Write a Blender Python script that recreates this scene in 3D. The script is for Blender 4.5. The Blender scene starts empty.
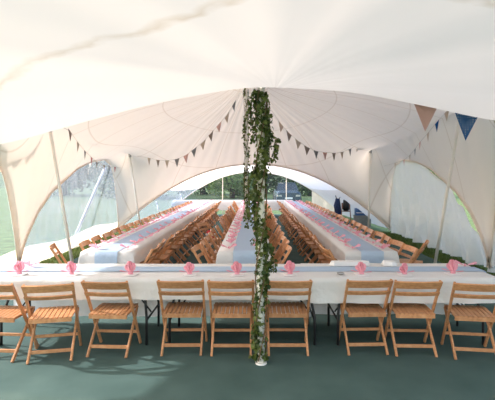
import bpy, bmesh, math, random
import numpy as np
from mathutils import Vector, Matrix
random.seed(7); rng = np.random.RandomState(5)
S = bpy.context.scene
C = S.collection
PI = math.pi
F = 430.0; H = 1.85; VX, VY = 254.0, 177.0           # camera constants (image 495x400)

def at(px, py, d):                                    # point at distance d seen at a pixel
    return Vector(((px-VX)*d/F, d, H-(py-VY)*d/F))

# ------------------------------------------------------------------ materials
def new_mat(name):
    m = bpy.data.materials.new(name); m.use_nodes = True
    nt = m.node_tree; nt.nodes.clear()
    out = nt.nodes.new('ShaderNodeOutputMaterial')
    return m, nt, out
def N(nt, typ, **kw):
    n = nt.nodes.new(typ)
    for k, v in kw.items():
        if k in n.inputs: n.inputs[k].default_value = v
        else: setattr(n, k, v)
    return n
def math_node(nt, op, a, b=None, c=None):
    n = nt.nodes.new('ShaderNodeMath'); n.operation = op
    for i, v in enumerate((a, b, c)):
        if v is None: continue
        if isinstance(v, (int, float)): n.inputs[i].default_value = v
        else: nt.links.new(v, n.inputs[i])
    return n.outputs[0]
def ramp(nt, fac, stops):
    r = nt.nodes.new('ShaderNodeValToRGB'); el = r.color_ramp.elements
    while len(el) < len(stops): el.new(0.5)
    for e, (p, c) in zip(el, stops): e.position = p; e.color = (*c, 1)
    nt.links.new(fac, r.inputs[0]); return r.outputs[0]
def simple(name, col, rough=0.6, var=0.12, scale=8.0, metallic=0.0, bump=0.0, spec=0.4, coord='Object'):
    m, nt, out = new_mat(name)
    tc = N(nt, 'ShaderNodeTexCoord'); no = N(nt, 'ShaderNodeTexNoise', Scale=scale, Detail=4.0)
    nt.links.new(tc.outputs[coord], no.inputs['Vector'])
    lo = tuple(c*(1-var) for c in col); hi = tuple(min(1, c*(1+var)) for c in col)
    c = ramp(nt, no.outputs['Fac'], [(0.3, lo), (0.7, hi)])
    b = N(nt, 'ShaderNodeBsdfPrincipled', Roughness=rough, Metallic=metallic)
    b.inputs['Specular IOR Level'].default_value = spec
    nt.links.new(c, b.inputs['Base Color'])
    if bump:
        bp = N(nt, 'ShaderNodeBump', Strength=bump, Distance=0.01)
        nt.links.new(no.outputs['Fac'], bp.inputs['Height']); nt.links.new(bp.outputs[0], b.inputs['Normal'])
    nt.links.new(b.outputs[0], out.inputs[0]); return m
def fabric(name, col, trans=0.5, pattern=None, bump=0.3, bscale=1.2, tcol=None):
    """cloth that lets light through; pattern(nt, xyz sockets) returns (seam mask, bump height) or None"""
    m, nt, out = new_mat(name)
    geo = N(nt, 'ShaderNodeNewGeometry'); sep = N(nt, 'ShaderNodeSeparateXYZ')
    nt.links.new(geo.outputs['Position'], sep.inputs[0])
    no = N(nt, 'ShaderNodeTexNoise', Scale=bscale, Detail=3.0)
    nt.links.new(geo.outputs['Position'], no.inputs['Vector'])
    height = no.outputs['Fac']; colsock = None
    if pattern:
        mask, h2, seamcol = pattern(nt, sep.outputs[0], sep.outputs[1], sep.outputs[2], geo.outputs['Position'])
        mx = N(nt, 'ShaderNodeMix', data_type='RGBA')
        mx.inputs[6].default_value = (*col, 1); mx.inputs[7].default_value = (*seamcol, 1)
        nt.links.new(mask, mx.inputs[0]); colsock = mx.outputs[2]
        if h2 is not None: height = math_node(nt, 'ADD', height, h2)
    bp = N(nt, 'ShaderNodeBump', Strength=bump, Distance=0.12)
    nt.links.new(height, bp.inputs['Height'])
    d = N(nt, 'ShaderNodeBsdfDiffuse'); t = N(nt, 'ShaderNodeBsdfTranslucent')
    if colsock:
        nt.links.new(colsock, d.inputs[0]); nt.links.new(colsock, t.inputs[0])
    else:
        d.inputs[0].default_value = (*col, 1); t.inputs[0].default_value = (*(tcol or col), 1)
    for n in (d, t): nt.links.new(bp.outputs[0], n.inputs['Normal'])
    mix = N(nt, 'ShaderNodeMixShader'); mix.inputs[0].default_value = trans
    nt.links.new(d.outputs[0], mix.inputs[1]); nt.links.new(t.outputs[0], mix.inputs[2])
    nt.links.new(mix.outputs[0], out.inputs[0]); return m

def line_mask(nt, val, width):                        # 1 where |val| < width
    a = math_node(nt, 'ABSOLUTE', val)
    return math_node(nt, 'SUBTRACT', 1.0, math_node(nt, 'SMOOTH_MIN', math_node(nt, 'DIVIDE', a, width), 1.0, 0.1))
def roof_pattern(nt, x, y, z, pos):
    dx = math_node(nt, 'SUBTRACT', x, -0.1); dy = math_node(nt, 'SUBTRACT', y, 10.5)
    ang = math_node(nt, 'ARCTAN2', dy, dx)
    r = math_node(nt, 'SQRT', math_node(nt, 'ADD', math_node(nt, 'MULTIPLY', dx, dx), math_node(nt, 'MULTIPLY', dy, dy)))
    k = math_node(nt, 'MULTIPLY', ang, 20/(2*PI))
    fr = math_node(nt, 'SUBTRACT', math_node(nt, 'FRACT', math_node(nt, 'ADD', k, 0.5)), 0.5)
    dist = math_node(nt, 'MULTIPLY', math_node(nt, 'MULTIPLY', fr, 2*PI/20), r)
    m1 = math_node(nt, 'MAXIMUM', line_mask(nt, dist, 0.022), 0.0)
    rr = math_node(nt, 'SUBTRACT', math_node(nt, 'FRACT', math_node(nt, 'ADD', math_node(nt, 'DIVIDE', r, 1.6), 0.2)), 0.5)
    m2 = math_node(nt, 'MAXIMUM', line_mask(nt, math_node(nt, 'MULTIPLY', rr, 1.6), 0.022), 0.0)
    m = math_node(nt, 'MULTIPLY', math_node(nt, 'MAXIMUM', m1, m2), 0.55)
    wave = math_node(nt, 'MULTIPLY', math_node(nt, 'SINE', math_node(nt, 'MULTIPLY', ang, 60.0)), 0.12)
    return m, wave, (0.62, 0.52, 0.43)
def canopy_pattern(nt, x, y, z, pos):
    no = N(nt, 'ShaderNodeTexNoise', Scale=4.0, Detail=3.0); nt.links.new(pos, no.inputs['Vector'])
    wob = math_node(nt, 'MULTIPLY', math_node(nt, 'SUBTRACT', no.outputs['Fac'], 0.5), 0.28)
    lx = math_node(nt, 'MULTIPLY', math_node(nt, 'MINIMUM', x, 0.0), -0.52)
    v = math_node(nt, 'SUBTRACT', math_node(nt, 'SUBTRACT', y, 2.10), math_node(nt, 'ADD', lx, wob))
    m = math_node(nt, 'MULTIPLY', math_node(nt, 'MAXIMUM', line_mask(nt, v, 0.075), 0.0), math_node(nt, 'MULTIPLY', no.outputs['Fac'], 0.95))
    dx = math_node(nt, 'SUBTRACT', x, 0.2); dy = math_node(nt, 'SUBTRACT', y, 4.15)
    ang = math_node(nt, 'ARCTAN2', dy, dx)
    n2 = N(nt, 'ShaderNodeTexNoise', Scale=3.2, Detail=2.0, noise_dimensions='1D'); nt.links.new(ang, n2.inputs['W'])
    n3 = math_node(nt, 'MULTIPLY', n2.outputs['Fac'], 0.6)
    return m, n3, (0.66, 0.55, 0.42)

M = {}
M['roof'] = fabric('white tent roof cloth', (0.87, 0.81, 0.75), 0.15, roof_pattern, 0.35, 0.9)
M['canopy'] = fabric('white entrance canopy cloth', (0.93, 0.865, 0.81), 0.24, canopy_pattern, 0.14, 0.8)
M['hem'] = fabric('cream hem tape', (0.88, 0.80, 0.72), 0.3, None, 0.1, 8)
M['curtain'] = fabric('pale grey side curtain cloth', (0.80, 0.75, 0.69), 0.42, None, 0.7, 3.0)
M['skirt'] = fabric('cream skirt cloth', (0.86, 0.80, 0.70), 0.5, None, 0.4, 3.0)
M['endroof'] = fabric('bright white end roof cloth', (0.9, 0.87, 0.84), 0.6, None, 0.2, 2.0)
M['cloth'] = fabric('white table cloth', (0.83, 0.82, 0.82), 0.12, None, 0.25, 6.0)
M['runner'] = fabric('pale blue table runner', (0.50, 0.62, 0.78), 0.12, None, 0.15, 12.0)
M['pink'] = fabric('pink napkin paper', (0.90, 0.50, 0.60), 0.35, None, 0.2, 30.0)
M['paper'] = simple('white card', (0.85, 0.85, 0.86), 0.5, 0.03, 20)
M['pole'] = simple('pale grey painted pole', (0.90, 0.87, 0.82), 0.4, 0.04, 5, 0.0)
M['black'] = simple('black metal', (0.02, 0.02, 0.022), 0.4, 0.2, 10)
M['tabletop'] = simple('grey plastic table top', (0.55, 0.55, 0.54), 0.6, 0.05, 10)
M['rope'] = simple('tan rope', (0.5, 0.42, 0.33), 0.8, 0.15, 60)
M['string'] = simple('thin grey string', (0.6, 0.57, 0.53), 0.8, 0.1, 60)
M['stem'] = simple('ivy stem bark', (0.16, 0.10, 0.055), 0.8, 0.3, 30)
M['navy'] = simple('navy fabric', (0.018, 0.035, 0.10), 0.8, 0.2, 20)
M['bluebox'] = simple('blue plastic', (0.05, 0.13, 0.32), 0.4, 0.1, 10)
M['greybox'] = simple('grey plastic', (0.25, 0.27, 0.26), 0.6, 0.1, 10)
M['darkwood'] = simple('dark reddish wood', (0.25, 0.10, 0.05), 0.5, 0.25, 15)
M['red'] = simple('red cloth', (0.5, 0.04, 0.05), 0.7, 0.1, 30)
M['steel'] = simple('dull steel', (0.45, 0.45, 0.45), 0.35, 0.1, 30, 0.8)
M['carbody'] = simple('dark grey-blue car paint', (0.05, 0.075, 0.10), 0.25, 0.05, 5)
M['carglass'] = simple('dark car glass', (0.03, 0.04, 0.05), 0.05, 0.05, 5)
M['rubber'] = simple('tyre rubber', (0.02, 0.02, 0.02), 0.8, 0.1, 20)
M['bark'] = simple('tree bark', (0.09, 0.065, 0.045), 0.9, 0.3, 10, 0, 0.5)
for nm, c in (('flag_taupe', (0.36, 0.29, 0.26)), ('flag_pink', (0.72, 0.48, 0.45)), ('flag_grey', (0.30, 0.30, 0.32)), ('flag_cream', (0.62, 0.52, 0.45)), ('flag_blue', (0.02, 0.10, 0.30)), ('flag_rose', (0.62, 0.25, 0.27))):
    M[nm] = fabric(nm.replace('_', ' ')+' cotton', c, 0.3, None, 0.1, 20)
def dotted():
    m, nt, out = new_mat('blue cotton with white dots')
    tc = N(nt, 'ShaderNodeTexCoord'); vo = N(nt, 'ShaderNodeTexVoronoi', Scale=42.0); vo.inputs['Randomness'].default_value = 0.15
    nt.links.new(tc.outputs['Object'], vo.inputs['Vector'])
    c = ramp(nt, vo.outputs['Distance'], [(0.20, (0.55, 0.62, 0.72)), (0.28, (0.015, 0.085, 0.27))])
    b = N(nt, 'ShaderNodeBsdfPrincipled', Roughness=0.8); nt.links.new(c, b.inputs['Base Color']); nt.links.new(b.outputs[0], out.inputs[0]); return m
M['flag_dots'] = dotted()
def wood():
    m, nt, out = new_mat('varnished beech wood')
    tc = N(nt, 'ShaderNodeTexCoord'); mp = N(nt, 'ShaderNodeMapping'); mp.inputs['Scale'].default_value = (14, 60, 14)
    oi = N(nt, 'ShaderNodeObjectInfo')
    nt.links.new(tc.outputs['Object'], mp.inputs[0])
    no = N(nt, 'ShaderNodeTexNoise', Scale=1.5, Detail=5.0); nt.links.new(mp.outputs[0], no.inputs['Vector'])
    c = ramp(nt, no.outputs['Fac'], [(0.25, (0.46, 0.20, 0.085)), (0.55, (0.60, 0.29, 0.135)), (0.8, (0.68, 0.37, 0.20))])
    hs = N(nt, 'ShaderNodeHueSaturation'); nt.links.new(c, hs.inputs['Color'])
    v = math_node(nt, 'ADD', math_node(nt, 'MULTIPLY', oi.outputs['Random'], 0.35), 0.8); nt.links.new(v, hs.inputs['Value'])
    b = N(nt, 'ShaderNodeBsdfPrincipled', Roughness=0.38); nt.links.new(hs.outputs[0], b.inputs['Base Color'])
    nt.links.new(b.outputs[0], out.inputs[0]); return m
M['wood'] = wood()
def leafmat(name, a, b_, trans=0.35):
    m, nt, out = new_mat(name)
    geo = N(nt, 'ShaderNodeNewGeometry')
    c = ramp(nt, geo.outputs['Random Per Island'], [(0.0, a), (1.0, b_)])
    d = N(nt, 'ShaderNodeBsdfPrincipled', Roughness=0.5); t = N(nt, 'ShaderNodeBsdfTranslucent')
    nt.links.new(c, d.inputs['Base Color']); nt.links.new(c, t.inputs[0])
    mix = N(nt, 'ShaderNodeMixShader'); mix.inputs[0].default_value = trans
    nt.links.new(d.outputs[0], mix.inputs[1]); nt.links.new(t.outputs[0], mix.inputs[2]); nt.links.new(mix.outputs[0], out.inputs[0]); return m
M['ivy'] = leafmat('ivy leaves', (0.02, 0.055, 0.010), (0.17, 0.22, 0.05))
M['treeleaf'] = leafmat('tree leaves', (0.015, 0.045, 0.012), (0.075, 0.13, 0.03))
M['lightleaf'] = leafmat('pale tree leaves', (0.10, 0.18, 0.05), (0.26, 0.34, 0.10))
M['blade'] = leafmat('grass blades', (0.06, 0.11, 0.02), (0.16, 0.22, 0.05))
def carpet():
    m, nt, out = new_mat('teal green carpet')
    geo = N(nt, 'ShaderNodeNewGeometry')
    n1 = N(nt, 'ShaderNodeTexNoise', Scale=2.2, Detail=5.0); n2 = N(nt, 'ShaderNodeTexNoise', Scale=240.0, Detail=2.0)
    for n in (n1, n2): nt.links.new(geo.outputs['Position'], n.inputs['Vector'])
    f = math_node(nt, 'ADD', math_node(nt, 'MULTIPLY', n1.outputs['Fac'], 0.6), math_node(nt, 'MULTIPLY', n2.outputs['Fac'], 0.4))
    c = ramp(nt, f, [(0.3, (0.055, 0.098, 0.090)), (0.7, (0.095, 0.152, 0.142))])
    b = N(nt, 'ShaderNodeBsdfPrincipled', Roughness=0.95); b.inputs['Specular IOR Level'].default_value = 0.15
    bp = N(nt, 'ShaderNodeBump', Strength=0.5, Distance=0.01); nt.links.new(f, bp.inputs['Height']); nt.links.new(bp.outputs[0], b.inputs['Normal'])
    nt.links.new(c, b.inputs['Base Color']); nt.links.new(b.outputs[0], out.inputs[0]); return m
M['carpet'] = carpet()
M['grass'] = simple('lawn grass', (0.11, 0.17, 0.06), 0.95, 0.35, 3.0, 0, 0.6)
def pvc(nm='clear window film', haze=0.16, hv=0.45, tcol=(0.60, 0.67, 0.84, 1)):
    m, nt, out = new_mat(nm)
    geo = N(nt, 'ShaderNodeNewGeometry')
    mp = N(nt, 'ShaderNodeMapping'); mp.inputs['Scale'].default_value = (1, 3.0, 0.8); nt.links.new(geo.outputs['Position'], mp.inputs[0])
    no = N(nt, 'ShaderNodeTexNoise', Scale=1.6, Detail=5.0, Distortion=0.6); nt.links.new(mp.outputs[0], no.inputs['Vector'])
    bp = N(nt, 'ShaderNodeBump', Strength=0.35, Distance=0.06); nt.links.new(no.outputs['Fac'], bp.inputs['Height'])
    tr = N(nt, 'ShaderNodeBsdfTransparent'); tr.inputs[0].default_value = tcol
    g = N(nt, 'ShaderNodeBsdfGlossy', Roughness=0.12); g.inputs[0].default_value = (0.9, 0.93, 1, 1)
    tl = N(nt, 'ShaderNodeBsdfTranslucent'); tl.inputs[0].default_value = (0.28, 0.35, 0.45, 1)
    nt.links.new(bp.outputs[0], g.inputs['Normal'])
    m1 = N(nt, 'ShaderNodeMixShader'); m1.inputs[0].default_value = 0.35
    nt.links.new(tl.outputs[0], m1.inputs[1]); nt.links.new(g.outputs[0], m1.inputs[2])
    m2 = N(nt, 'ShaderNodeMixShader')
    f = math_node(nt, 'ADD', math_node(nt, 'MULTIPLY', no.outputs['Fac'], hv), haze)
    nt.links.new(f, m2.inputs[0])
    nt.links.new(tr.outputs[0], m2.inputs[1]); nt.links.new(m1.outputs[0], m2.inputs[2]); nt.links.new(m2.outputs[0], out.inputs[0]); return m
M['pvc'] = pvc(); M['pvc_side'] = pvc('lightly hazed window film', 0.08, 0.15, (0.84, 0.91, 1.0, 1)); M['pvc_end'] = pvc('clean clear window film', 0.03, 0.10, (0.86, 0.93, 1.0, 1))

# ------------------------------------------------------------------ mesh helpers
class MB:
    def __init__(s): s.v = []; s.f = []; s.mi = []
    def add(s, vs, fs, mi=0):
        b = len(s.v); s.v += [tuple(v) for v in vs]; s.f += [tuple(i+b for i in f) for f in fs]; s.mi += [mi]*len(fs); return s
    def beam(s, a, b, w, t, side=(1, 0, 0), bev=0.18):        # bar with rounded (octagonal) section from a to b; w along side
        a = Vector(a); b = Vector(b); d = (b-a).normalized(); u = Vector(side); u = (u-d*u.dot(d)).normalized(); n = d.cross(u)
        c = min(w, t)*bev; hw, ht = w/2, t/2
        sec = [(hw-c, -ht), (hw, -ht+c), (hw, ht-c), (hw-c, ht), (-hw+c, ht), (-hw, ht-c), (-hw, -ht+c), (-hw+c, -ht)]
        vs = [p+u*x+n*y for p in (a, b) for x, y in sec]
        fs = [(i, (i+1) % 8, 8+(i+1) % 8, 8+i) for i in range(8)]+[tuple(range(7, -1, -1)), tuple(range(8, 16))]
        return s.add(vs, fs)
    def sweep(s, pts, w, t, up=(0, 0, 1)):                    # rectangular strip through points; w along up
        pts = [Vector(p) for p in pts]; vs = []; fs = []
        for i, p in enumerate(pts):
            d = (pts[min(i+1, len(pts)-1)]-pts[max(i-1, 0)]).normalized(); u = Vector(up); u = (u-d*u.dot(d)).normalized(); n = d.cross(u)
            vs += [p+u*w/2*a+n*t/2*b for a, b in ((1, -1), (1, 1), (-1, 1), (-1, -1))]
        for i in range(len(pts)-1):
            for k in range(4): fs.append((4*i+k, 4*i+(k+1) % 4, 4*i+4+(k+1) % 4, 4*i+4+k))
        e = 4*(len(pts)-1); fs += [(3, 2, 1, 0), (e, e+1, e+2, e+3)]
        return s.add(vs, fs)
    def tube(s, pts, r, n=8):
        pts = [Vector(p) for p in pts]; rs = r if isinstance(r, (list, tuple)) else [r]*len(pts); vs = []; fs = []
        u = None
        for i, p in enumerate(pts):
            d = (pts[min(i+1, len(pts)-1)]-pts[max(i-1, 0)]).normalized()
            if u is None: u = d.orthogonal().normalized()
            u = (u-d*u.dot(d)).normalized(); w = d.cross(u)
            vs += [p+(u*math.cos(2*PI*k/n)+w*math.sin(2*PI*k/n))*rs[i] for k in range(n)]
        for i in range(len(pts)-1):
            for k in range(n): fs.append((i*n+k, i*n+(k+1) % n, (i+1)*n+(k+1) % n, (i+1)*n+k))
        fs += [tuple(range(n-1, -1, -1)), tuple((len(pts)-1)*n+k for k in range(n))]
        return s.add(vs, fs)
    def box(s, c, d, bev=0.0):
        cx, cy, cz = c; return s.beam((cx, cy, cz-d[2]/2), (cx, cy, cz+d[2]/2), d[0], d[1], (1, 0, 0), bev)
    def grid(s, P, mi=None, close=False):                     # P: array (n, m, 3)
        n, m = P.shape[:2]; b = len(s.v); s.v += [tuple(map(float, p)) for p in P.reshape(-1, 3)]
        for i in range(n-1):
            for j in range(m-1):
                s.f.append((b+i*m+j, b+i*m+j+1, b+(i+1)*m+j+1, b+(i+1)*m+j)); s.mi.append(mi(i, j) if mi else 0)
        return s
    def mesh(s, name, mats, smooth=False, thick=0):
        me = bpy.data.meshes.new(name); me.from_pydata(s.v, [], s.f)
        for m in (mats if isinstance(mats, list) else [mats]): me.materials.append(m)
        me.polygons.foreach_set('material_index', s.mi)
        if smooth: me.polygons.foreach_set('use_smooth', [True]*len(me.polygons))
        me.update(); return me
    def build(s, name, mats, parent=None, smooth=False, loc=None):
        o = bpy.data.objects.new(name, s.mesh(name, mats, smooth)); C.objects.link(o)
        if parent: o.parent = parent
        if loc: o.location = loc
        return o
def recalc(o):
    bm = bmesh.new(); bm.from_mesh(o.data); bmesh.ops.recalc_face_normals(bm, faces=bm.faces); bm.to_mesh(o.data); bm.free(); return o
def tag(o, label, cat, group=None, kind=None):
    o['label'] = label; o['category'] = cat
    if group: o['group'] = group
    if kind: o['kind'] = kind
    return o
def struct(o): o['kind'] = 'structure'; return o
def thing(name, label, cat, loc=(0, 0, 0), rz=0, group=None):
    o = bpy.data.objects.new(name, None); o.empty_display_size = 0.1; C.objects.link(o); o.location = loc; o.rotation_euler = (0, 0, rz)
    return tag(o, label, cat, group)
def dup(root, loc, rz, label, group=None, cat=None):
    r = root.copy(); C.objects.link(r); r.location = loc; r.rotation_euler = (0, 0, rz); r['label'] = label
    if group: r['group'] = group
    if cat: r['category'] = cat
    for ch in root.children:
        c = ch.copy(); C.objects.link(c); c.parent = r
    return r
ORD = ['', 'first', 'second', 'third', 'fourth', 'fifth', 'sixth', 'seventh', 'eighth', 'ninth', 'tenth', 'eleventh', 'twelfth', 'thirteenth', 'fourteenth', 'fifteenth', 'sixteenth', 'seventeenth', 'eighteenth', 'nineteenth', 'twentieth', 'twenty-first', 'twenty-second', 'twenty-third', 'twenty-fourth', 'twenty-fifth', 'twenty-sixth']

# ------------------------------------------------------------------ ground and floor
g = MB(); n = 40
xs = np.linspace(-120, 120, n); ys = np.linspace(-40, 160, n)
P = np.zeros((n, n, 3)); P[..., 0] = xs[:, None]; P[..., 1] = ys[None, :]
P[..., 2] = -0.03
g.grid(P); go = g.build('ground', M['grass']); struct(go)
f = MB().box((0, 10.1, -0.012), (8.1, 22.6, 0.024)); struct(f.build('floor', M['carpet']))

# grass blades along the tent sides
def blades(name, label, x0, x1, y0, y1, cnt, h):
    mb = MB()
    for _ in range(cnt):
        x = random.uniform(x0, x1); y = random.uniform(y0, y1); a = random.uniform(0, PI); hh = h*random.uniform(0.5, 1.2)
        dx, dy = 0.006*math.cos(a), 0.006*math.sin(a); tx, ty = random.gauss(0, 0.02), random.gauss(0, 0.02)
        mb.add([(x-dx, y-dy, -0.03), (x+dx, y+dy, -0.03), (x+tx, y+ty, hh-0.03)], [(0, 1, 2)])
    tag(mb.build(name, M['blade']), label, 'grass', kind='stuff')
blades('lawn_grass', 'green grass strip between the carpet and the curtained side wall', 4.06, 4.75, 4, 14.5, 9000, 0.08)
blades('lawn_grass', 'green grass strip between the carpet and the clear window wall', -4.9, -4.06, 4, 20, 9000, 0.08)

# ------------------------------------------------------------------ tent skin
AT = [0, .04, .12, .22, .45, .6, .78, .88, .93, .97, 1.0]; AZ = [.12, .6, 1.1, 1.5, 2.05, 2.25, 2.36, 2.2, 1.75, 1.0, .12]
WX = 4.45; Y0, Y1, Y2 = 4.05, 8.1, 14.1
def arch(y):
    if y <= Y1: t = (y-2.2)/(Y1-2.2)+0.12*max(0, (Y1-0.9-y))/3
    else: t = (y-Y1)/(Y2-Y1)
    return float(np.interp(min(max(t, 0), 1), AT, AZ))*(1.07 if y < Y1-.6 else 1)
def archend(x): return 2.26*max(0, 1-(abs(x)/4.47)**2.1)+0.12*(abs(x)/4.47)**6
EX = [-4.45, -3.4, -2.4, -1.69, -0.98, -0.1, 0.1, 0.9, 1.56, 2.27, 3.4, 4.45]
EZ = [2.0, 2.1, 2.14, 2.345, 2.535, 2.70, 2.70, 2.66, 2.53, 2.37, 2.33, 2.2]
def edge(x): return float(np.interp(x, EX, EZ))
# smooth the edge slightly
_ex = np.linspace(-WX, WX, 90); _ez = np.array([edge(x) for x in _ex])
for _ in range(6): _ez[1:-1] = (_ez[:-2]+2*_ez[1:-1]+_ez[2:])/4
edge = lambda x: float(np.interp(x, _ex, _ez))

nx, ny = 124, 140
X = np.linspace(-WX, WX, nx); Y = np.linspace(Y0, Y2, ny)
Z = np.full((nx, ny), 2.4); fix = np.zeros((nx, ny), bool)
# first guess
for i in range(nx):
    for j in range(ny): Z[i, j] = 2.5
Z[:, 0] = [edge(x) for x in X]; fix[:, 0] = True
side = np.array([arch(y) for y in Y]); side[0] = min(side[0], edge(-WX))
Z[0, :] = side; Z[-1, :] = side; Z[0, 0] = edge(-WX); Z[-1, 0] = edge(WX); fix[0, :] = fix[-1, :] = True
Z[:, -1] = [archend(x) for x in X]; fix[:, -1] = True
def pin(x, y, z, r):
    for i in range(nx):
        for j in range(ny):
            if (X[i]-x)**2+(Y[j]-y)**2 <= r*r: Z[i, j] = z; fix[i, j] = True
TOPS = [(-3.95, 8.3, 2.84), (-3.85, 13.3, 2.58), (4.09, 8.5, 3.2), (3.68, 13.6, 2.72)]
pin(-0.12, 10.5, 4.25, 0.25)
for yy in np.linspace(4.1, 10.3, 80): pin(0.06-0.18*(yy-4.1)/6.2, yy, 2.70+1.48*((yy-4.05)/6.45)**0.9, 0.05)
for (x, y, z) in TOPS: pin(x, y, z, 0.10)
for A_, B_ in ((TOPS[0], TOPS[1]), (TOPS[2], TOPS[3]), ((-3.6, 4.05, 2.12), TOPS[0]), ((3.6, 4.05, 2.32), TOPS[2])):
    for q in np.linspace(0, 1, 90): pin(A_[0]+(B_[0]-A_[0])*q, A_[1]+(B_[1]-A_[1])*q, A_[2]+(B_[2]-A_[2])*q-0.10*math.sin(PI*q)*(1 if A_[1] > 5 else 0), 0.045)
ax, ay = (1/(X[1]-X[0]))**2, (1/(Y[1]-Y[0]))**2
free = ~fix
w = 1.85
ii, jj = np.meshgrid(np.arange(nx), np.arange(ny), indexing='ij')
red = free & ((ii+jj) % 2 == 0); blk = free & ((ii+jj) % 2 == 1)
for it in range(700):
    for mk in (red, blk):
        A = np.zeros_like(Z)
        A[1:-1, 1:-1] = (ax*(Z[2:, 1:-1]+Z[:-2, 1:-1])+ay*(Z[1:-1, 2:]+Z[1:-1, :-2]))/(2*ax+2*ay)+0.22/(2*ax+2*ay)
        Z[mk] += w*(A[mk]-Z[mk])
P = np.zeros((nx, ny, 3)); P[..., 0] = X[:, None]; P[..., 1] = Y[None, :]; P[..., 2] = Z
ro = MB().grid(P).build('ceiling', M['roof'], smooth=True); struct(ro)

# entrance canopy over the camera side, fixed to the same edge line
cx_ = np.linspace(-WX, WX, 100); cy_ = np.linspace(-1.2, Y0, 60)
P = np.zeros((100, 60, 3))
for i, x in enumerate(cx_):
    for j, y in enumerate(cy_):
        q = (Y0-y)/5.25
        a = math.atan2(Y0+0.1-y, x-0.2)
        rad = math.hypot(Y0+0.1-y, x-0.2)
        fold = (0.012*math.sin(a*11+0.6)*(0.5+0.5*math.sin(a*3))+0.005*math.sin(a*23+2)+0.03*math.sin(a*5+1))*min(1, rad/1.6)*(1 if a > 0 else 0)*min(1, (Y0-y)/0.5)
        flat = 2.72-0.035*x*x
        z = edge(x)*(1-min(1, q*2.2))+flat*min(1, q*2.2)
        P[i, j] = (x, y, z+0.10*math.sin(PI*min(1, q*2.2))*0.5+fold)
struct(MB().grid(P).build('ceiling', M['canopy'], smooth=True))
# rolled hem of the canopy edge
hem_unused = MB().tube([(x, Y0+0.0, edge(x)-0.002) for x in np.linspace(-WX, WX, 60)], 0.008, 8)


# arch hems (double piped)
def hemline(name, pts, w=0.13, r=0.012, inw=(0, 0, -1)):
    mb = MB(); k = Vector(inw)
    pts = [Vector(p) for p in pts]
    off = []
    for i, p in enumerate(pts):
        d = (pts[min(i+1, len(pts)-1)]-pts[max(i-1, 0)]).normalized()
        nrm = Vector((d.y*0, 0, 0))
        if abs(d.x) > abs(d.y) or name == 'trim_end': nv = Vector((-d.z, 0, d.x))
        else: nv = Vector((0, -d.z, d.y))
        if nv.length < 1e-6: nv = Vector((0, 0, 1))
        nv.normalize()
        off.append(nv)
    for s in (0, 1):
        mb.tube([p+o*(w*s) for p, o in zip(pts, off)], r, 6)
    P = np.zeros((len(pts), 2, 3))
    for i, (p, o) in enumerate(zip(pts, off)):
        P[i, 0] = p; P[i, 1] = p+o*w
    mb.grid(P)
    return struct(mb.build(name, M['hem'], smooth=True))
xs = np.concatenate([np.linspace(-4.44, 4.44, 60)])
hemline('trim_end', [(x, Y2-0.02, archend(x)) for x in xs], 0.10, 0.018)
ysl = np.concatenate([np.linspace(4.2, 8.1, 34)]); ysr = np.linspace(8.1, 14.1, 60)
for sx in (-1, 1):
    for nm, yy in (('trim_front', ysl), ('trim_side', ysr)):
        hemline(nm, [(sx*(WX-0.015), y, arch(y)) for y in yy], 0.09, 0.013)

# walls.  left: clear film windows above a cream skirt; right: white curtains
def sidewall(sx, y0, y1, name, mat, zlo, zhi, foldA, ncol, nrow, xo=0.0, flare=0.0, mats=None):
    yy = np.linspace(y0, y1, ncol); P = np.zeros((ncol, nrow, 3))
    for i, y in enumerate(yy):
        a, b = zlo(y), zhi(y); b = max(b, a+0.001)
        for j in range(nrow):
            t = j/(nrow-1); z = a+(b-a)*t
            fo = foldA*(math.sin(y*9.3+1.3*math.sin(y*2.1))*0.6+math.sin(y*17+z*2.0)*0.4)*(0.3+(1-t))
            P[i, j] = (sx*(WX+xo+flare*(1-t)**2+fo), y, z)
    return struct(MB().grid(P).build(name, mat, smooth=True))
skirt = lambda y: 0.42+0.05*math.sin(y*1.7)
for (a, b) in ((4.05, 8.08), (8.12, 14.1)):
    sidewall(-1, a, b, 'window_1' if a < 5 else 'window_2', M['pvc_side' if a < 5 else 'pvc'], skirt, lambda y: arch(y)+0.02, 0.012, 90, 14)
    sidewall(-1, a, b, 'baseboard_left', M['skirt'], lambda y: -0.02, lambda y: min(skirt(y)+0.02, arch(y)), 0.02, 120, 8, 0.01, 0.25)
def ctop(y):
    z = arch(y)-0.0
    if 8.15 < y < 8.42: z -= 0.10*math.sin((y-8.15)/0.27*PI)
    if 8.5 < y < 8.95: z -= 0.12*math.sin((y-8.5)/0.45*PI)
    if 9.05 < y < 9.55: z -= 0.11*math.sin((y-9.05)/0.5*PI)
    return z
def curtain(y0, y1, name):
    yy = np.linspace(y0, y1, 260); nrow = 26; P = np.zeros((len(yy), nrow, 3)); ym = (y0+y1)/2
    for i, y in enumerate(yy):
        b = max(ctop(y), 0.05)
        base = 0.02
        for j in range(nrow):
            t = j/(nrow-1); z = base+(b-base)*t; lo = (1-t)
            # gathers that fan from the bottom edge
            fo = 1.9*(0.055*math.sin(y*6.5+lo*1.5)*lo**1.5+0.035*math.sin(y*15+z*3)*lo+0.02*math.sin(y*27-z*2)*lo**2+0.012*math.sin(y*4))
            P[i, j] = (WX-0.01+0.10*math.sin(PI*t)+0.22*lo**2+fo-0.04*t, y, z)
    return struct(MB().grid(P).build(name, M['curtain'], smooth=True))
curtain(4.05, 8.08, 'wall_right'); curtain(8.12, 14.1, 'wall_right')

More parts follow.
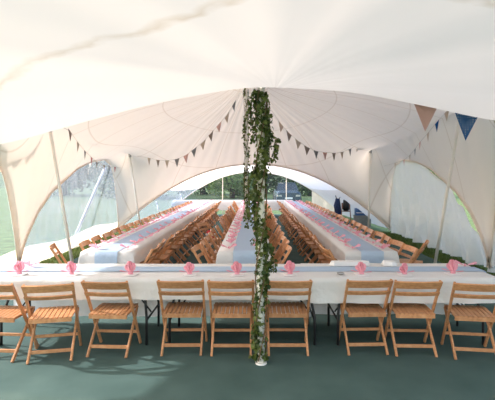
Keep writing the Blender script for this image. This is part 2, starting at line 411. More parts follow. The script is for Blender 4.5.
# end section: roof loft from the big arch to the end arch, clear film on one side
Y3 = 21.3
def arch2(x): return 2.10*max(0, 1-(abs(x)/4.3)**2.1)
na = 72; nb = 30; P = np.zeros((na, nb, 3))
for i in range(na):
    u = -1+2*i/(na-1)
    for j in range(nb):
        t = j/(nb-1); x1 = u*4.47; x2 = u*4.3
        z = (archend(x1)+0.02)*(1-t)+arch2(x2)*t-0.10*math.sin(PI*t)*(1-abs(u))
        fo = 0.02*math.sin(t*30)*abs(u)**2
        P[i, j] = (x1*(1-t)+x2*t+fo, Y2+(Y3-Y2)*t, max(z, -0.01))
def split(P, i0, i1): return P[i0:i1+1]
struct(MB().grid(split(P, 0, 13)).build('window_3', M['pvc'], smooth=True))
struct(MB().grid(split(P, 13, 58)).build('ceiling', M['endroof'], smooth=True))
struct(MB().grid(split(P, 58, 71)).build('wall_right', M['curtain'], smooth=True))
P = np.zeros((61, 12, 3))
for i, x in enumerate(np.linspace(-4.3, 4.3, 61)):
    for j in range(12): P[i, j] = (x, Y3-0.01+0.01*math.sin(x*9), max(0.0, arch2(x)-0.01)*j/11)
struct(MB().grid(P[:51]).build('window_4', M['pvc_end'], smooth=True))
struct(MB().grid(P[50:]).build('wall_back', M['curtain'], smooth=True))
mb = MB().tube([(x, Y3, arch2(x)) for x in np.linspace(-4.29, 4.29, 60)], 0.03, 8)
for x in (-1.55, 0.15, 1.6): mb.tube([(x, Y3-0.03, 0), (x, Y3-0.03, arch2(x))], 0.02, 6)
struct(mb.build('trim_back', M['hem'], smooth=True))

# ------------------------------------------------------------------ poles
def tent_pole(label, a, b, r=0.030, name='tent_pole'):
    a = Vector(a); b = Vector(b)
    t = thing(name, label, 'tent pole', a)
    MB().tube([Vector((0, 0, 0.015)), (b-a)*0.5, (b-a)], r, 14).build('shaft', M['pole'], t, True)
    MB().tube([(0, 0, 0), (0, 0, 0.015)], r*1.6, 14).build('base_plate', M['pole'], t)
    d = (b-a).normalized()
    MB().tube([(b-a)-d*0.12, (b-a)-d*0.02], r*1.35, 12).build('cap', M['steel'], t, True)
    return t
tent_pole('slanting pale pole at the near end of the clear window wall', (-3.50, 8.35, 0), TOPS[0])
tent_pole('slanting pale pole beside the far end of the clear side window', (-3.50, 13.4, 0), TOPS[1], 0.03)
tent_pole('slanting pale pole in front of the curtained side wall, nearest the cross table', (3.58, 8.55, 0), TOPS[2])
tent_pole('upright pale pole at the far end of the curtained side wall', (3.63, 13.65, 0), TOPS[3], 0.03)
tent_pole('white centre pole wound with thick ivy beside the front chairs', (0.07, 4.27, 0), (0.07, 4.27, 2.86), 0.036)
tent_pole('thin centre pole with sparse ivy, rising past the middle long table', (-0.20, 10.5, 0), (-0.17, 10.5, 4.2), 0.035)
tent_pole('short thin pole by the clear film of the end section, nearer one', (-3.75, 17.4, 0), (-3.95, 17.4, 0.86), 0.022)
tent_pole('short thin pole near the corner of the far clear end window', (-3.15, 20.0, 0), (-3.4, 19.9, 1.05), 0.022)
o = MB().tube([(-4.8, 11.2, -0.02), (-4.58, 13.2, 2.12)], 0.04, 12)
tag(o.build('bracing_pole', M['paper'], None, True), 'white pole leaning diagonally outside the clear side window', 'pole')

# ------------------------------------------------------------------ chair
W = M['wood']
def chair_parts():
    out = []
    def p(name, mb, lab=None): out.append((name, mb, lab))
    xl, xs_ = 0.224, 0.202
    for s in (-1, 1):
        p('leg', MB().beam((s*xl, 0.21, 0.0), (s*xl, -0.245, 0.79), 0.022, 0.036))
    for s in (-1, 1):
        p('leg', MB().beam((s*xs_, -0.20, 0.0), (s*xs_, 0.17, 0.425), 0.022, 0.034))
    # seat of slats running front to back, with front and rear edge
    mb = MB()
    for k in range(9):
        x = -0.182+k*0.0455
        mb.sweep([(x, 0.20, 0.437), (x, 0.1, 0.442), (x, 0.0, 0.436), (x, -0.12, 0.428), (x, -0.17, 0.430)], 0.037, 0.014, (1, 0, 0))
    mb.box((0, 0.19, 0.418), (0.40, 0.028, 0.026), 0.2); mb.box((0, -0.16, 0.406), (0.40, 0.026, 0.034), 0.2)
    for s in (-1, 1): mb.box((s*0.172, 0.015, 0.414), (0.022, 0.33, 0.024), 0.2)
    p('seat', mb)
    def yz(z): return 0.21-0.455*z/0.79
    def rail(z, h, t):
        return MB().sweep([(x, yz(z)-0.008-0.028*(1-(x/0.238)**2), z) for x in np.linspace(-0.238, 0.238, 9)], h, t, (0, -0.5, 0.87))
    p('top_rail', rail(0.750, 0.085, 0.018)); p('back_rail', rail(0.645, 0.042, 0.016))
    p('stretcher', MB().beam((-xl, yz(0.16), 0.16), (xl, yz(0.16), 0.16), 0.03, 0.02, (0, 0, 1)))
    p('stretcher', MB().beam((-xs_, -0.126, 0.085), (xs_, -0.126, 0.085), 0.034, 0.02, (0, 0, 1)))
    return out
CH = chair_parts()
GF = 'wooden folding chairs along the front cross table'
proto = thing('folding_chair', 'x', 'chair')
for nm, mb, lab in CH: recalc(mb.build(nm, W, proto))
allmb = MB()
for nm, mb, lab in CH: allmb.add(mb.v, mb.f)
far_mesh = allmb.mesh('folding_chair', W)
bm = bmesh.new(); bm.from_mesh(far_mesh); bmesh.ops.recalc_face_normals(bm, faces=bm.faces); bm.to_mesh(far_mesh); bm.free()
first = [True]
def chair(x, y, rz, label, group):
    if first[0]:
        first[0] = False; proto.location = (x, y, 0); proto.rotation_euler = (0, 0, rz); proto['label'] = label; proto['group'] = group; return proto
    if y < 11.5: return dup(proto, (x, y, 0), rz, label, group)
    o = bpy.data.objects.new('folding_chair', far_mesh); C.objects.link(o); o.location = (x, y, 0); o.rotation_euler = (0, 0, rz)
    return tag(o, label, 'chair', group)
R = math.radians
front = [(-2.60, 4.50, -4, 'wooden folding chair cut by the left frame edge at the cross table'),
         (-2.08, 4.48, 12, 'sunlit wooden folding chair, second from the left at the front cross table'),
         (-1.50, 4.60, -3, 'wooden folding chair third from the left, sunlight patches under its seat'),
         (-0.755, 4.64, 1, 'orange-brown folding chair beside black table legs, second left of the ivy pole'),
         (-0.235, 4.63, 0, 'wooden folding chair immediately left of the ivy-wound front pole'),
         (0.355, 4.64, 0, 'wooden folding chair immediately right of the ivy-wound front pole'),
         (1.18, 4.66, 2, 'wooden folding chair, third from the right end of the cross table'),
         (1.68, 4.62, -2, 'wooden folding chair, second from the right end of the cross table'),
         (2.27, 4.52, -8, 'wooden folding chair turned slightly, at the right end of the cross table')]
for x, y, a, lab in front: chair(x, y, R(a), lab, GF)
# long rows
TL = [(-2.54, -1.77, 'left long table'), (-0.53, 0.25, 'middle long table'), (1.35, 2.10, 'right long table')]
NR = 24; YS = [6.55+0.545*k for k in range(NR)]
for ti, (xa, xb, tn) in enumerate(TL):
    for sd in (0, 1):
        sidew = [('wall side', 'aisle side'), ('left side', 'right side'), ('aisle side', 'wall side')][ti][sd]
        for k, y in enumerate(YS):
            if (ti == 1 and sd == 0 and k == 6) or (ti == 0 and sd == 0 and k == 0): continue
            pull = random.uniform(0.0, 0.06)+0.01
            if ti == 1 and sd == 0: pull += random.uniform(0, 0.07)
            jx = random.gauss(0, 3.5 if k > 2 else 5)
            yy = y+random.uniform(-0.03, 0.03)
            x = (xa-pull) if sd == 0 else (xb+pull)
            rz = R(-90+jx) if sd == 0 else R(90+jx)
            chair(x, yy, rz, 'wooden folding chair, %s from near end, %s of %s' % (ORD[k+1], sidew, tn), 'wooden folding chairs on the %s of the %s' % (sidew, tn))
chair(-0.99, YS[6], R(-118), 'folding chair pulled out and twisted in the aisle left of the middle table', 'wooden folding chairs set askew')
chair(2.60, 7.15, R(62), 'light wooden folding chair alone beyond the cross table, by the slanting pole', 'wooden folding chairs set askew')
chair(-2.90, 6.75, R(-70), 'folding chair turned askew between the grass strip and left long table', 'wooden folding chairs set askew')

# ------------------------------------------------------------------ tables
def make_table():
    t = thing('folding_table', 'x', 'table')
    MB().box((0, 0, 0.725), (1.83, 0.74, 0.04), 0.2).build('tabletop', M['tabletop'], t)
    for sx in (-1, 1):
        for sy in (-1, 1):
            MB().tube([(sx*0.80, sy*0.30, 0.0), (sx*0.80, sy*0.30, 0.30), (sx*0.76, sy*0.20, 0.52), (sx*0.74, sy*0.16, 0.705)], 0.015, 8).build('leg', M['black'], t, True)
        MB().tube([(sx*0.80, -0.30, 0.27), (sx*0.80, 0.30, 0.27)], 0.011, 8).build('crossbar', M['black'], t, True)
        MB().tube([(sx*0.78, 0, 0.27), (sx*0.45, 0, 0.70)], 0.009, 8).build('brace', M['black'], t, True)
    return t
tp = make_table(); used = False
def table(x, y, rz, label, group):
    global used
    if not used:
        used = True; tp.location = (x, y, 0); tp.rotation_euler = (0, 0, rz); tp['label'] = label; tp['group'] = group; return
    dup(tp, (x, y, 0), rz, label, group)
CY = 5.04
for x, lab in ((-1.985, 'black-legged folding table under the sunlit left part of the front cross table cloth'),
               (-0.13, 'black-legged folding table under the cloth behind the ivy pole'),
               (1.725, 'black-legged folding table under the right part of the front cross table cloth')):
    table(x, CY, 0, lab, 'folding tables forming the front cross table')
for xa, xb, tn in TL:
    for k in range(7):
        table((xa+xb)/2, 7.25+1.86*k, PI/2, 'folding table, %s from near end, under the cloth of the %s' % (ORD[k+1], tn), 'folding tables under the '+tn)
for k, x in enumerate((-2.85, -0.98, 0.89)):
    table(x, 20.3, 0, 'folding table, %s from the left, under the far cross table cloth' % ORD[k+1], 'folding tables forming the far cross table')

def cloth(name, mat, cx, cy, lx, ly, top, drops, seed=0, res=0.06, rip=0.012):
    """drops = (x-, x+, y-, y+) hang lengths"""
    r = random.Random(seed)
    def axis(half, d0, d1):
        a = [-half-d0+d0*i/6 for i in range(6)] if d0 > 0 else []
        n = max(2, int(2*half/res)); a += [-half+2*half*i/n for i in range(n+1)]
        if d1 > 0: a += [half+d1*(i+1)/6 for i in range(6)]
        return a
    A = axis(lx/2, drops[0], drops[1]); B = axis(ly/2, drops[2], drops[3])
    P = np.zeros((len(A), len(B), 3)); ph = r.uniform(0, 6)
    for i, a in enumerate(A):
        for j, b in enumerate(B):
            da = max(0, abs(a)-lx/2); db = max(0, abs(b)-ly/2); dd = max(da, db)
            sa = 1 if a > 0 else -1; sb = 1 if b > 0 else -1
            w1 = rip*(1.2+math.sin(b*14+ph)+0.6*math.sin(b*31+1)); w2 = rip*(1.2+math.sin(a*12+ph)+0.6*math.sin(a*27+2))
            x = max(-lx/2, min(lx/2, a)); y = max(-ly/2, min(ly/2, b))
            if dd > 0:
                k = min(1, dd/0.1)
                if da > 0: x += sa*(0.010+(w1 if db == 0 else rip*2)*min(1, da/0.2))
                if db > 0: y += sb*(0.010+(w2 if da == 0 else rip*2)*min(1, db/0.2))
            z = top-dd*(0.985)-(0.004 if dd > 0 else 0)+0.0015*math.sin(a*5+b*7+ph)
            P[i, j] = (cx+x, cy+y, max(z, 0.03))
    o = MB().grid(P).build(name, mat, smooth=True)
    return o
tag(cloth('tablecloth', M['cloth'], -1.15, CY, 3.75, 0.80, 0.753, (0.24, 0, 0.22, 0.68), 1), 'white cloth over the left and middle of the front cross table, partly sunlit', 'tablecloth', 'white cloths on the cross tables')
tag(cloth('tablecloth', M['cloth'], 1.62, CY, 2.06, 0.815, 0.757, (0, 0.30, 0.26, 0.66), 2), 'white cloth over the right end of the front cross table', 'tablecloth', 'white cloths on the cross tables')
tag(cloth('table_runner', M['runner'], -0.2, CY+0.05, 5.75, 0.27, 0.762, (0.15, 0.15, 0, 0), 3, rip=0.002), 'pale blue runner along the front cross table', 'table runner')
for k, (xa, xb, tn) in enumerate(TL):
    tag(cloth('tablecloth', M['cloth'], (xa+xb)/2, 12.85, xb-xa, 13.1, 0.753, (0.22, 0.22, 0.45, 0.2), 5+k, 0.12), 'long white cloth hanging over the %s' % tn, 'tablecloth', 'long white cloths')
    tag(cloth('table_runner', M['runner'], (xa+xb)/2, 12.85, 0.33, 13.17, 0.760, (0, 0, 0.42, 0), 8+k, 0.12, 0.002), 'pale blue runner down the centre of the %s' % tn, 'table runner', 'pale blue runners')
tag(cloth('tablecloth', M['cloth'], -0.98, 20.3, 5.6, 0.80, 0.753, (0.4, 0.3, 0.45, 0.3), 12, 0.12), 'white cloth over the far cross table by the clear end window', 'tablecloth')

# ------------------------------------------------------------------ napkins and table pieces
def napkin_bow():
    mb = MB()
    for s in (-1, 1):
        nn = 9; P = np.zeros((nn, 4, 3))
        for i in range(nn):
            a = (i/(nn-1)-0.5)*1.5; zz = 0.012+0.022*(i % 2)
            for j in range(4):
                r = 0.008+0.085*j/3
                P[i, j] = (s*r*math.cos(a), r*math.sin(a)*0.85, 0.010+(zz+0.02)*(j/3)**0.8)
        mb.grid(P)
    mb.tube([(0, -0.014, 0.012), (0, 0, 0.028), (0, 0.014, 0.012)], 0.010, 6)
    return mb
def napkin_fan():
    mb = MB(); mb.tube([(0, 0, 0.005), (0, 0, 0.03)], [0.022, 0.014], 10)
    for q, (tilt, rot, ht) in enumerate(((-0.05, 0, .125), (0.16, 0.4, .105), (-0.34, -0.3, .085), (0.15, 1.7, .08), (-1.25, .2, .085), (1.3, -0.2, .08))):
        nn = 7; P = np.zeros((nn, 4, 3))
        for i in range(nn):
            u = i/(nn-1)-0.5
            for j in range(4):
                t = j/3; wd = (0.018+0.05*math.sin(PI*min(1, t*0.8+0.1)))*u
                x = wd*math.cos(tilt)+math.sin(tilt)*ht*t; z = 0.02+math.cos(tilt)*ht*t-abs(wd)*0.3*t; y = 0.009*(1 if i % 2 else -1)*t+0.02*t*math.sin(rot)
                P[i, j] = (x*math.cos(rot)-y*math.sin(rot), x*math.sin(rot)+y*math.cos(rot), max(z, .004))
        mb.grid(P)
    return mb
bow = napkin_bow().mesh('napkin', M['pink']); fan = napkin_fan().mesh('napkin', M['pink'])
plate_mb = MB(); 
plate_me = MB().box((0, 0, 0.004), (0.15, 0.15, 0.006), 0.15).mesh('square_plate', M['paper'])
wide = ['at the left frame edge', 'before the second chair from left', 'before the third chair from left', 'before the orange-brown chair', 'just left of the ivy pole', 'just right of the ivy pole', 'before the third chair from right', 'before the second chair from right', 'at the right end']
for k, px in enumerate((20, 72, 131, 190, 237, 290, 361, 404, 452)):
    s = 94.0; x = (px-VX)/s; y = F/s+0.22
    y = 4.83+random.uniform(-0.02, 0.02); x = (px-VX)*y/F
    zt = 0.7535 if x < 0.6 else 0.7575
    pl = bpy.data.objects.new('place_card', plate_me); C.objects.link(pl); pl.location = (x, y-0.02, zt+0.003); pl.rotation_euler = (0, 0, random.uniform(-.15, .15))
    tag(pl, 'white square card under the napkin %s, on cross table' % wide[k], 'place card', 'white square cards on the front cross table')
    o = bpy.data.objects.new('napkin', fan); C.objects.link(o); o.location = (x, y-0.02, zt+0.010); o.rotation_euler = (0, 0, random.uniform(-.5, .5)); o.scale = (1.4, 1.3, random.uniform(.85, 1.1))
    tag(o, 'pink napkin standing %s, on cross table' % wide[k], 'napkin', 'pink napkins on the front cross table')
# flat napkins of the seats opposite
for k, (px, lab) in enumerate(((30, 'sunlit left end'), (465, 'right end'))):
    y = 5.25; o = bpy.data.objects.new('napkin', bow); C.objects.link(o); o.location = ((px-VX)*y/F, y, .7585); o.rotation_euler = (0, 0, -.5); o.scale = (1.4, 1.2, 1)
    tag(o, 'pink bow-twisted napkin lying at the far edge of the cross table, '+lab, 'napkin', 'pink napkins on the front cross table')
for ti, (xa, xb, tn) in enumerate(TL):
    for sd in (0, 1):
        sidew = [('wall side', 'aisle side'), ('left side', 'right side'), ('aisle side', 'wall side')][ti][sd]
        for k, y in enumerate(YS):
            o = bpy.data.objects.new('napkin', bow); C.objects.link(o)
            o.location = ((xa+0.15) if sd == 0 else (xb-0.15), y-0.02+random.uniform(-.03, .03), 0.756); o.rotation_euler = (0, 0, random.gauss(PI*.15, .5)); o.scale = (1.3, 1.3, 1.2)
            tag(o, 'pink napkin, %s from near end, %s of %s' % (ORD[k+1], sidew, tn), 'napkin', 'pink napkins on the %s of the %s' % (sidew, tn))
# white folded sheets and a small dish on the cross table
def fsheet(name, cx, cy, w, d, z, h, rz, label, cat):
    mb = MB()
    for q in range(4): mb.box((0.004*(q % 2), 0.003*q, h*(q+.5)/4), (w-0.012*q, d-0.01*q, h/4-0.001), 0.3)
    o = mb.build(name, M['paper'], None); o.location = (cx, cy, z); o.rotation_euler = (0, 0, rz); tag(o, label, cat)
fsheet('folded_cloth', 1.18, 5.30, 0.50, 0.13, .766, .045, .02, 'long folded white cloth lying on the cross table behind a pink napkin', 'folded cloth')
fsheet('folded_cloth', 1.66, 5.29, 0.19, 0.14, .766, .05, -.5, 'short white folded cloth bundle, by the end of the right long table', 'folded cloth')
mb = MB(); pr = [(0.0, .004), (.02, .004), (.035, .012), (.042, .024), (.038, .024), (.03, .012), (0.0, .008)]
P = np.zeros((17, 7, 3))
for i in range(17):
    a = 2*PI*i/16
    for j, (r, z) in enumerate(pr): P[i, j] = (r*math.cos(a), r*math.sin(a), z)
o = mb.grid(P).build('small_dish', M['steel'], None, True); o.location = (0.965, 4.80, .7575); tag(o, 'small grey dish on the cross table beside a pink napkin', 'dish')

# ------------------------------------------------------------------ ivy
def leaf(mb, p, size, nrm, rot):
    sh = [(0, -.5), (.28, -.42), (.5, -.12), (.26, -.02), (.34, .28), (.1, .2), (0, .62), (-.1, .2), (-.34, .28), (-.26, -.02), (-.5, -.12), (-.28, -.42)]
    n = Vector(nrm).normalized(); u = n.orthogonal().normalized(); u = Matrix.Rotation(rot, 3, n) @ u; v = n.cross(u)
    vs = [Vector(p)+u*(x*size)+v*(y*size)+n*(abs(x)*size*0.35) for x, y in sh]+[Vector(p)]
    k = len(sh); mb.add(vs, [(i, (i+1) % k, k) for i in range(k)])
def ivy(x0, y0, z0, z1, count, prof, size, label, seed, extra=()):
    rnd = random.Random(seed); t = thing('ivy_garland', label, 'ivy', (x0, y0, z0))
    st = MB(); lf = MB()
    for q in range(3):
        st.tube([(0.055*math.cos(z*4+q*2.1), 0.055*math.sin(z*4+q*2.1), z) for z in np.linspace(0, z1-z0, 60)], 0.006, 5)
    for _ in range(count):
        for _try in range(40):
            z = rnd.uniform(0, z1-z0); w = prof(z+z0)
            if rnd.random() < w/0.08: break
        a = rnd.uniform(0, 2*PI); r = 0.033+abs(rnd.gauss(0, w*0.5))
        off = 0.03*math.sin((z+z0)*5+seed)
        p = (r*math.cos(a)+off, r*math.sin(a)*0.8, z)
        nr = (math.cos(a)+rnd.gauss(0, .5), math.sin(a)+rnd.gauss(0, .5), rnd.gauss(.3, .5))
        leaf(lf, p, size*rnd.uniform(.6, 1.25), nr, rnd.uniform(0, 6.28))
    for (dx, za, zb) in extra:                       # hanging trails
        pts = [(dx*(0.4+0.6*min(1, 4*(za-z)/(za-zb)))+0.02*math.sin(z*9), 0.03, z-z0) for z in np.linspace(za, zb, 20)]
        st.tube(pts, 0.004, 5)
        for p in pts:
            for _ in range(3): leaf(lf, (p[0]+rnd.gauss(0, .02), p[1]+rnd.gauss(0, .02), p[2]), size*rnd.uniform(.5, .9), (rnd.gauss(0, 1), -1, rnd.gauss(0, 1)), rnd.uniform(0, 6))
    st.build('stem', M['stem'], t, True); lf.build('foliage', M['ivy'], t)
def prof1(z):
    return float(np.interp(z, [0, .1, .35, .6, .9, 1.1, 1.4, 1.8, 2.1, 2.4, 2.6, 2.8], [.08, .045, .04, .04, .045, .055, .06, .055, .06, .065, .06, .035]))
ivy(0.07, 4.27, 0.04, 2.70, 1600, prof1, 0.052, 'thick ivy garland wound round the front centre pole', 3, [(-0.13, 1.9, 1.35), (0.14, 2.3, 2.0), (-.1, 2.66, 2.2), (.11, 1.2, .9)])
def prof2(z): return float(np.interp(z, [.8, 1, 1.4, 1.8, 2.6, 3.4, 4.2], [.10, .07, .04, .05, .04, .05, .03]))
ivy(-0.19, 10.5, 0.80, 4.0, 430, prof2, 0.07, 'thin sparse ivy garland on the further centre pole', 9)

# ------------------------------------------------------------------ bunting
def bunting(label, flags, ends, size=0.2):
    """flags: (px, py, d, colour, [size]) top-centre of each pennant"""
    pts = [at(*f[:3]) for f in flags]
    org = pts[0].copy(); t = thing('bunting', label, 'bunting', org)
    line = ([at(*ends[0])] if ends[0] else [])+pts+([at(*ends[1])] if ends[1] else [])
    MB().tube([p-org for p in line], 0.005, 5).build('string', M['string'], t)
    for i, f in enumerate(flags):
        k = f[4] if len(f) > 4 else size
        a = pts[max(0, i-1)]; b = pts[min(len(pts)-1, i+1)]; d = (b-a); d = d.normalized() if d.length > 1e-6 else Vector((1, 0, 0))
        dn = Vector((0, 0, -1)); dn = (dn-d*dn.dot(d)*0.1).normalized()
        # the cotton turns a little out of the string's vertical plane
        n = d.cross(dn).normalized(); yaw = random.uniform(-0.3, 0.3)
        P0 = pts[i]-org; vs = []
        tip = P0+dn*k*1.05+n*k*0.2*yaw
        c = [P0-d*k*0.48, P0+d*k*0.48, tip]
        th = n*0.0015
        mid = (c[0]+c[1]+c[2])/3+n*k*0.05
        vs = [p+th for p in c]+[mid+th]+[p-th for p in c]+[mid-th]
        fs = [(0, 1, 3), (1, 2, 3), (2, 0, 3), (5, 4, 7), (6, 5, 7), (4, 6, 7), (0, 4, 5, 1), (1, 5, 6, 2), (2, 6, 4, 0)]
        MB().add(vs, fs).build('pennant', M[f[3]], t)
T, PK, G, CR, B, RS = 'flag_taupe', 'flag_pink', 'flag_grey', 'flag_cream', 'flag_blue', 'flag_rose'
bunting('small pennant string sagging between the further ivy pole and left side pole',
        [(234, 103, 10.6, G), (227, 115, 10.6, CR), (219, 124, 10.6, PK), (211, 133, 10.65, T), (203, 142, 10.75, CR), (194, 149, 10.85, G), (186, 155, 11.0, PK), (177, 159, 11.2, G), (167, 160.5, 11.5, CR), (158, 160, 11.9, T), (149, 158, 12.3, CR)], ((240, 93, 10.55), (131.5, 155, 13.3)))
bunting('small pennant string sagging between the further ivy pole and right side pole',
        [(281, 124, 10.6, CR), (289, 133, 10.65, T), (298, 141, 10.7, CR), (307, 147, 10.8, T), (316, 151, 11.0, G), (325, 152.5, 11.3, PK), (334, 153, 11.6, T), (342, 152, 12.0, CR), (350, 149, 12.4, G), (357, 145, 12.9, T)], ((262, 97, 10.6), (366, 141, 13.6)))
bunting('pennant string running down from left side pole to the clear window arch',
        [(70, 131, 8.6, T), (78, 143, 9.0, CR, .18), (85, 151, 9.6, G, .19), (91.5, 157.5, 10.2, RS, .17), (97, 162, 10.8, T, .18), (104, 165, 11.5, CR, .18), (109, 166, 12.0, G, .16), (115, 167, 12.5, RS, .16)], ((56, 124, 8.35), (122, 168, 13.2)))
bunting('pennant string at the upper left frame edge below the canopy',
        [(-6, 155, 7.6, CR), (6, 152, 7.7, T, .23), (17, 148, 7.9, CR), (26.5, 143.5, 8.0, CR), (35, 138.5, 8.1, G, .15)], ((-16, 156, 7.5), (50, 127, 8.3)))
bunting('pennant string from right side pole down to the end of the curtained arch',
        [(447, 111, 7.8, CR, .18), (437, 122, 8.1, B, .18), (428, 133, 8.6, CR, .17), (420, 142, 9.2, PK, .16), (415, 149, 9.8, G, .15), (410, 155, 10.4, CR, .15), (404, 160, 11.1, PK, .15), (395, 163, 12.0, CR, .15)], ((459, 106, 8.3), (384, 166, 13.3)))
bunting('pennant string along the entrance canopy edge with a large blue dotted flag',
        [(425.5, 102.5, 4.12, PK, .265), (466, 111, 4.12, 'flag_dots', .27), (505, 124, 4.12, CR, .24)], ((388, 95, 4.12), (540, 130, 4.12)), 0.24)

# ------------------------------------------------------------------ things at the far right of the tables
t = thing('folded_pushchair', 'folded navy pushchair standing beyond the right long table', 'pushchair', (3.12, 16.0, 0), 0.3)
MB().tube([(-.14, 0, .1), (-.12, 0, .7), (-.06, 0, 1.05), (-.12, -.05, 1.16)], .015, 8).build('handle', M['black'], t, True)
MB().tube([(.14, 0, .1), (.12, 0, .7), (.06, 0, 1.05), (.12, -.05, 1.16)], .015, 8).build('handle', M['black'], t, True)
mb = MB(); mb.tube([(0, .02, .2), (.03, .02, .5), (-.03, .02, .8), (.0, .02, 1.05)], [.10, .13, .12, .07], 12); mb.build('seat_fabric', M['navy'], t, True)
for sx in (-1, 1):
    for sy in (-1, 1): MB().tube([(sx*.15-.015, sy*.09, .075), (sx*.15+.015, sy*.09, .075)], .075, 14).build('wheel', M['rubber'], t, True)
t = thing('high_chair', 'dark wooden high chair with a black bag on top, beyond right long table', 'high chair', (3.42, 16.0, 0), -.2)
for sx in (-1, 1):
    for sy in (-1, 1): MB().beam((sx*.2, sy*.2, 0), (sx*.13, sy*.13, .85), .03, .03).build('leg', M['darkwood'], t)
MB().box((0, 0, .58), (.3, .3, .025), .3).build('seat', M['darkwood'], t)
MB().sweep([(-.16, .14, .8), (0, .18, .8), (.16, .14, .8)], .16, .02).build('backrest', M['darkwood'], t)
mb = MB(); mb.tube([(0, 0, .60), (0, 0, .66), (.01, 0, .85), (.0, 0, 1.0), (0, 0, 1.06)], [.09, .13, .12, .10, .03], 12)
mb.tube([(-.06, 0, 1.0), (-.04, 0, 1.12), (.04, 0, 1.12), (.06, 0, 1.0)], .012, 6)
o = mb.build('bag', M['black'], None, True); o.location = (3.42, 16.0, -.003); tag(o, 'black bag standing on the dark high chair seat', 'bag')
t = thing('storage_crate', 'grey plastic crate under a blue lid box beyond right long table', 'crate', (3.92, 15.6, 0))
MB().box((0, 0, .22), (.56, .4, .44), .12).build('body', M['greybox'], t); MB().box((0, 0, .45), (.60, .44, .03), .3).build('rim', M['greybox'], t)
t = thing('cool_box', 'blue cool box with a white stripe on the grey crate', 'cool box', (3.90, 15.6, .465))
MB().box((0, 0, .11), (.46, .30, .22), .15).build('body', M['bluebox'], t); MB().box((0, 0, .235), (.48, .32, .03), .3).build('lid', M['bluebox'], t)
MB().box((0, -.152, .10), (.44, .006, .03), .2).build('stripe', M['paper'], t); MB().tube([(-.2, 0, .24), (-.15, 0, .30), (.15, 0, .30), (.2, 0, .24)], .012, 8).build('handle', M['bluebox'], t, True)
# small bag on a chair of the middle table
t = thing('small_bag', 'small red, black and white bag on the twisted aisle chair', 'bag', (-0.99, YS[6], .447), .4)
MB().tube([(0, 0, 0), (0, 0, .03), (.0, 0, .15), (0, 0, .19)], [.08, .11, .10, .06], 10).build('body', M['red'], t, True)
MB().tube([(0, 0, .07), (0, 0, .12)], .1135, 10).build('band', M['paper'], t, True); MB().tube([(0, 0, .185), (0, 0, .215)], [.06, .04], 10).build('top', M['black'], t, True)
MB().tube([(-.04, 0, .2), (-.03, 0, .28), (.03, 0, .28), (.04, 0, .2)], .007, 6).build('handle', M['black'], t, True)

# ------------------------------------------------------------------ outside: trees, a parked car
def make_tree(seed, leafm, h=8.0, w=3.4):
    rnd = random.Random(seed); lf = MB(); tr = MB()
    tr.tube([(0, 0, -.1), (.1, 0, h*.25), (0, .1, h*.5), (.1, 0, h*.8)], [.28, .2, .14, .05], 9)
    cl = []
    for k in range(30):
        z = rnd.uniform(h*.06, h*.98) if k > 9 else rnd.uniform(.8, 2.6); rr = w*math.sqrt(max(.05, 1-((z-h*.5)/(h*.56))**2)); a = rnd.uniform(0, 6.28); q = rnd.uniform(.3, .85)*rr
        c = Vector((q*math.cos(a), q*math.sin(a), z)); cl.append((c, rnd.uniform(.8, 1.5)))
        tr.tube([(0, 0, z*.6), c*.7+Vector((0, 0, z*.2)), c], [.06, .04, .02], 5)
    for c, r in cl:
        for _ in range(150):
            v = Vector((rnd.gauss(0, 1), rnd.gauss(0, 1), rnd.gauss(0, .8))).normalized()*r*rnd.uniform(.55, 1.0)
            s = rnd.uniform(.10, .22); n = Vector((rnd.gauss(0, 1), rnd.gauss(0, 1), rnd.gauss(0, 1)+.6)).normalized(); u = n.orthogonal().normalized(); u2 = n.cross(u); p = c+v
            lf.add([p-u*s, p+u2*s*.6, p+u*s, p-u2*s*.6], [(0, 1, 2, 3)])
    return lf.mesh('foliage', M[leafm]), tr.mesh('trunk', M['bark'], True)
TM = [make_tree(1, 'treeleaf'), make_tree(2, 'treeleaf', 9, 3.8), make_tree(3, 'lightleaf', 7, 3.0)]
for k, (x, y, kind, sc, lab) in enumerate([(-10.5, 38, 0, 1.1, 'dark leafy tree outside, seen at the left of the far end window'), (-5.5, 46, 1, 1.1, 'broad dark tree outside, second from left in the end window'),
        (-1.9, 38, 2, .85, 'pale green tree outside in the middle of the end window'), (1.3, 50, 1, 1.2, 'tall dark tree outside behind the thin ivy pole'),
        (5.6, 43, 0, 1.0, 'dark tree outside behind the parked car'), (9.5, 56, 2, .9, 'pale tree outside beyond the lawn at the right of the end window'),
        (-19.5, 44, 1, 1.2, 'dark tree outside beyond the clear film of the end section'), (-52, 66, 2, .7, 'small pale tree far off through the side window'), (14, 40, 1, 1.1, 'dark tree outside beyond the curtained corner')]):
    t = thing('tree', lab, 'tree', (x, y, -.05), k*1.3, 'trees outside the tent'); t.scale = (sc, sc, sc)
    for nm, me in (('foliage', TM[kind][0]), ('trunk', TM[kind][1])):
        o = bpy.data.objects.new(nm, me); C.objects.link(o); o.parent = t
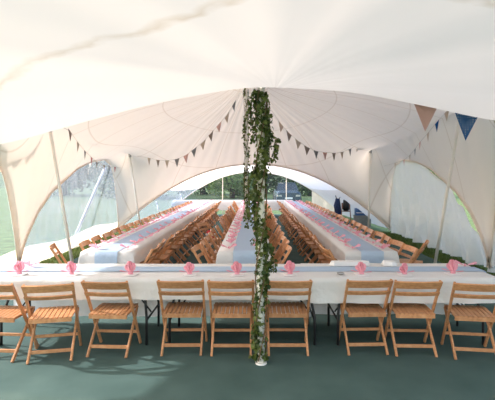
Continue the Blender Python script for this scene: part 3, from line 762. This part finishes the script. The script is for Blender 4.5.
# long hedge bank far behind as rolling hills
hb = MB(); P = np.zeros((80, 8, 3))
for i, a in enumerate(np.linspace(-140, 140, 80)):
    for j in range(8):
        q = j/7; P[i, j] = (a, 75+q*60, -.05+(1-.65*min(1, max(0, -(a+12))/25))*(7+2.2*math.sin(a*.06)+1.2*math.sin(a*.17+1))*math.sin(q*PI/2))
M['hill'] = simple('distant wooded hill', (0.10, 0.15, 0.07), 0.95, 0.35, 0.35, 0, 0.6)
struct(hb.grid(P).build('hill', M['hill'], smooth=True))
t = thing('car', 'dark parked car outside the far end window', 'car', (2.35, 31, -.03), PI/2*0)
prof = [(-.86, .28), (-.88, .62), (-.82, .86), (-.64, .95), (.64, .95), (.82, .86), (.88, .62), (.86, .28)]
P = np.zeros((9, 8, 3))
for i, (yy, k, zz) in enumerate(((-2.0, .92, .78), (-1.9, .97, .92), (-1.0, 1, 1), (-.9, 1, 1), (0, 1, 1), (1, 1, 1), (1.6, 1, 1), (1.95, .96, .95), (2.05, .9, .85))):
    for j, (x, z) in enumerate(prof): P[i, j] = (x*k, yy, .28+(z-.28)*zz)
mb = MB().grid(P); mb.add([tuple(p) for p in P[0]], [tuple(range(8))]); mb.add([tuple(p) for p in P[-1]], [tuple(range(7, -1, -1))]); mb.add([tuple(P[i, 0]) for i in (0, -1)]+[tuple(P[i, 7]) for i in (-1, 0)], [(0, 1, 2, 3)])
recalc(mb.build('body', M['carbody'], t))
v = [(-.78, -.95, .94), (.78, -.95, .94), (.80, 1.6, .94), (-.80, 1.6, .94), (-.6, -.3, 1.42), (.6, -.3, 1.42), (.6, 1.1, 1.42), (-.6, 1.1, 1.42)]
recalc(MB().add(v, [(0, 1, 5, 4), (1, 2, 6, 5), (2, 3, 7, 6), (3, 0, 4, 7)]).build('window_glass', M['carglass'], t))
recalc(MB().box((0, .4, 1.44), (1.22, 1.45, .05), .3).build('roof', M['carbody'], t))
for sx in (-1, 1):
    for yy in (-1.3, 1.3): MB().tube([(sx*.9-.1*sx, yy, .32), (sx*.9, yy, .32)], .32, 18).build('wheel', M['rubber'], t, True)
    MB().box((sx*.62, -2.0, .62), (.3, .06, .12), .3).build('headlight', M['steel'], t)
MB().box((0, -2.02, .45), (.5, .02, .11), .1).build('number_plate', M['paper'], t)

# ------------------------------------------------------------------ light
w = bpy.data.worlds.new('sky'); S.world = w; w.use_nodes = True; nt = w.node_tree; nt.nodes.clear()
SUNDIR = Vector((-0.80, 0.12, 0.50)).normalized()
sky = N(nt, 'ShaderNodeTexSky'); sky.sky_type = 'NISHITA'; sky.sun_disc = False
sky.sun_elevation = math.asin(SUNDIR.z); sky.sun_rotation = math.atan2(SUNDIR.x, SUNDIR.y); sky.dust_density = 2.0
bg = N(nt, 'ShaderNodeBackground', Strength=0.36); o = N(nt, 'ShaderNodeOutputWorld')
mxs = N(nt, 'ShaderNodeMix', data_type='RGBA', blend_type='MULTIPLY'); mxs.inputs[0].default_value = 1.0; mxs.inputs[7].default_value = (1.10, 1.0, 0.92, 1)
nt.links.new(sky.outputs[0], mxs.inputs[6]); nt.links.new(mxs.outputs[2], bg.inputs[0]); nt.links.new(bg.outputs[0], o.inputs[0])
sl = bpy.data.lights.new('sun', 'SUN'); sl.energy = 4.8; sl.angle = R(1.2); sl.color = (1.0, 0.91, 0.82)
so = bpy.data.objects.new('sun', sl); C.objects.link(so); so.rotation_euler = SUNDIR.to_track_quat('Z', 'Y').to_euler()

cam = bpy.data.cameras.new('camera'); co = bpy.data.objects.new('camera', cam); C.objects.link(co)
co.location = (0, 0, H); co.rotation_euler = (PI/2, 0, 0)
cam.sensor_width = 36; cam.lens = F/495*36; cam.shift_x = -(VX-247.5)/495; cam.shift_y = -(200-VY)/495
cam.clip_start = 0.05; cam.clip_end = 500
S.camera = co
S.view_settings.view_transform = 'Standard'; S.view_settings.look = 'None'; S.view_settings.gamma = 1; S.view_settings.use_curve_mapping = False
S.view_settings.exposure = 0.75
S.cycles.max_bounces = 12; S.cycles.diffuse_bounces = 8; S.cycles.transmission_bounces = 8; S.cycles.transparent_max_bounces = 16
S.cycles.use_denoising = True; S.cycles.caustics_reflective = False; S.cycles.caustics_refractive = False
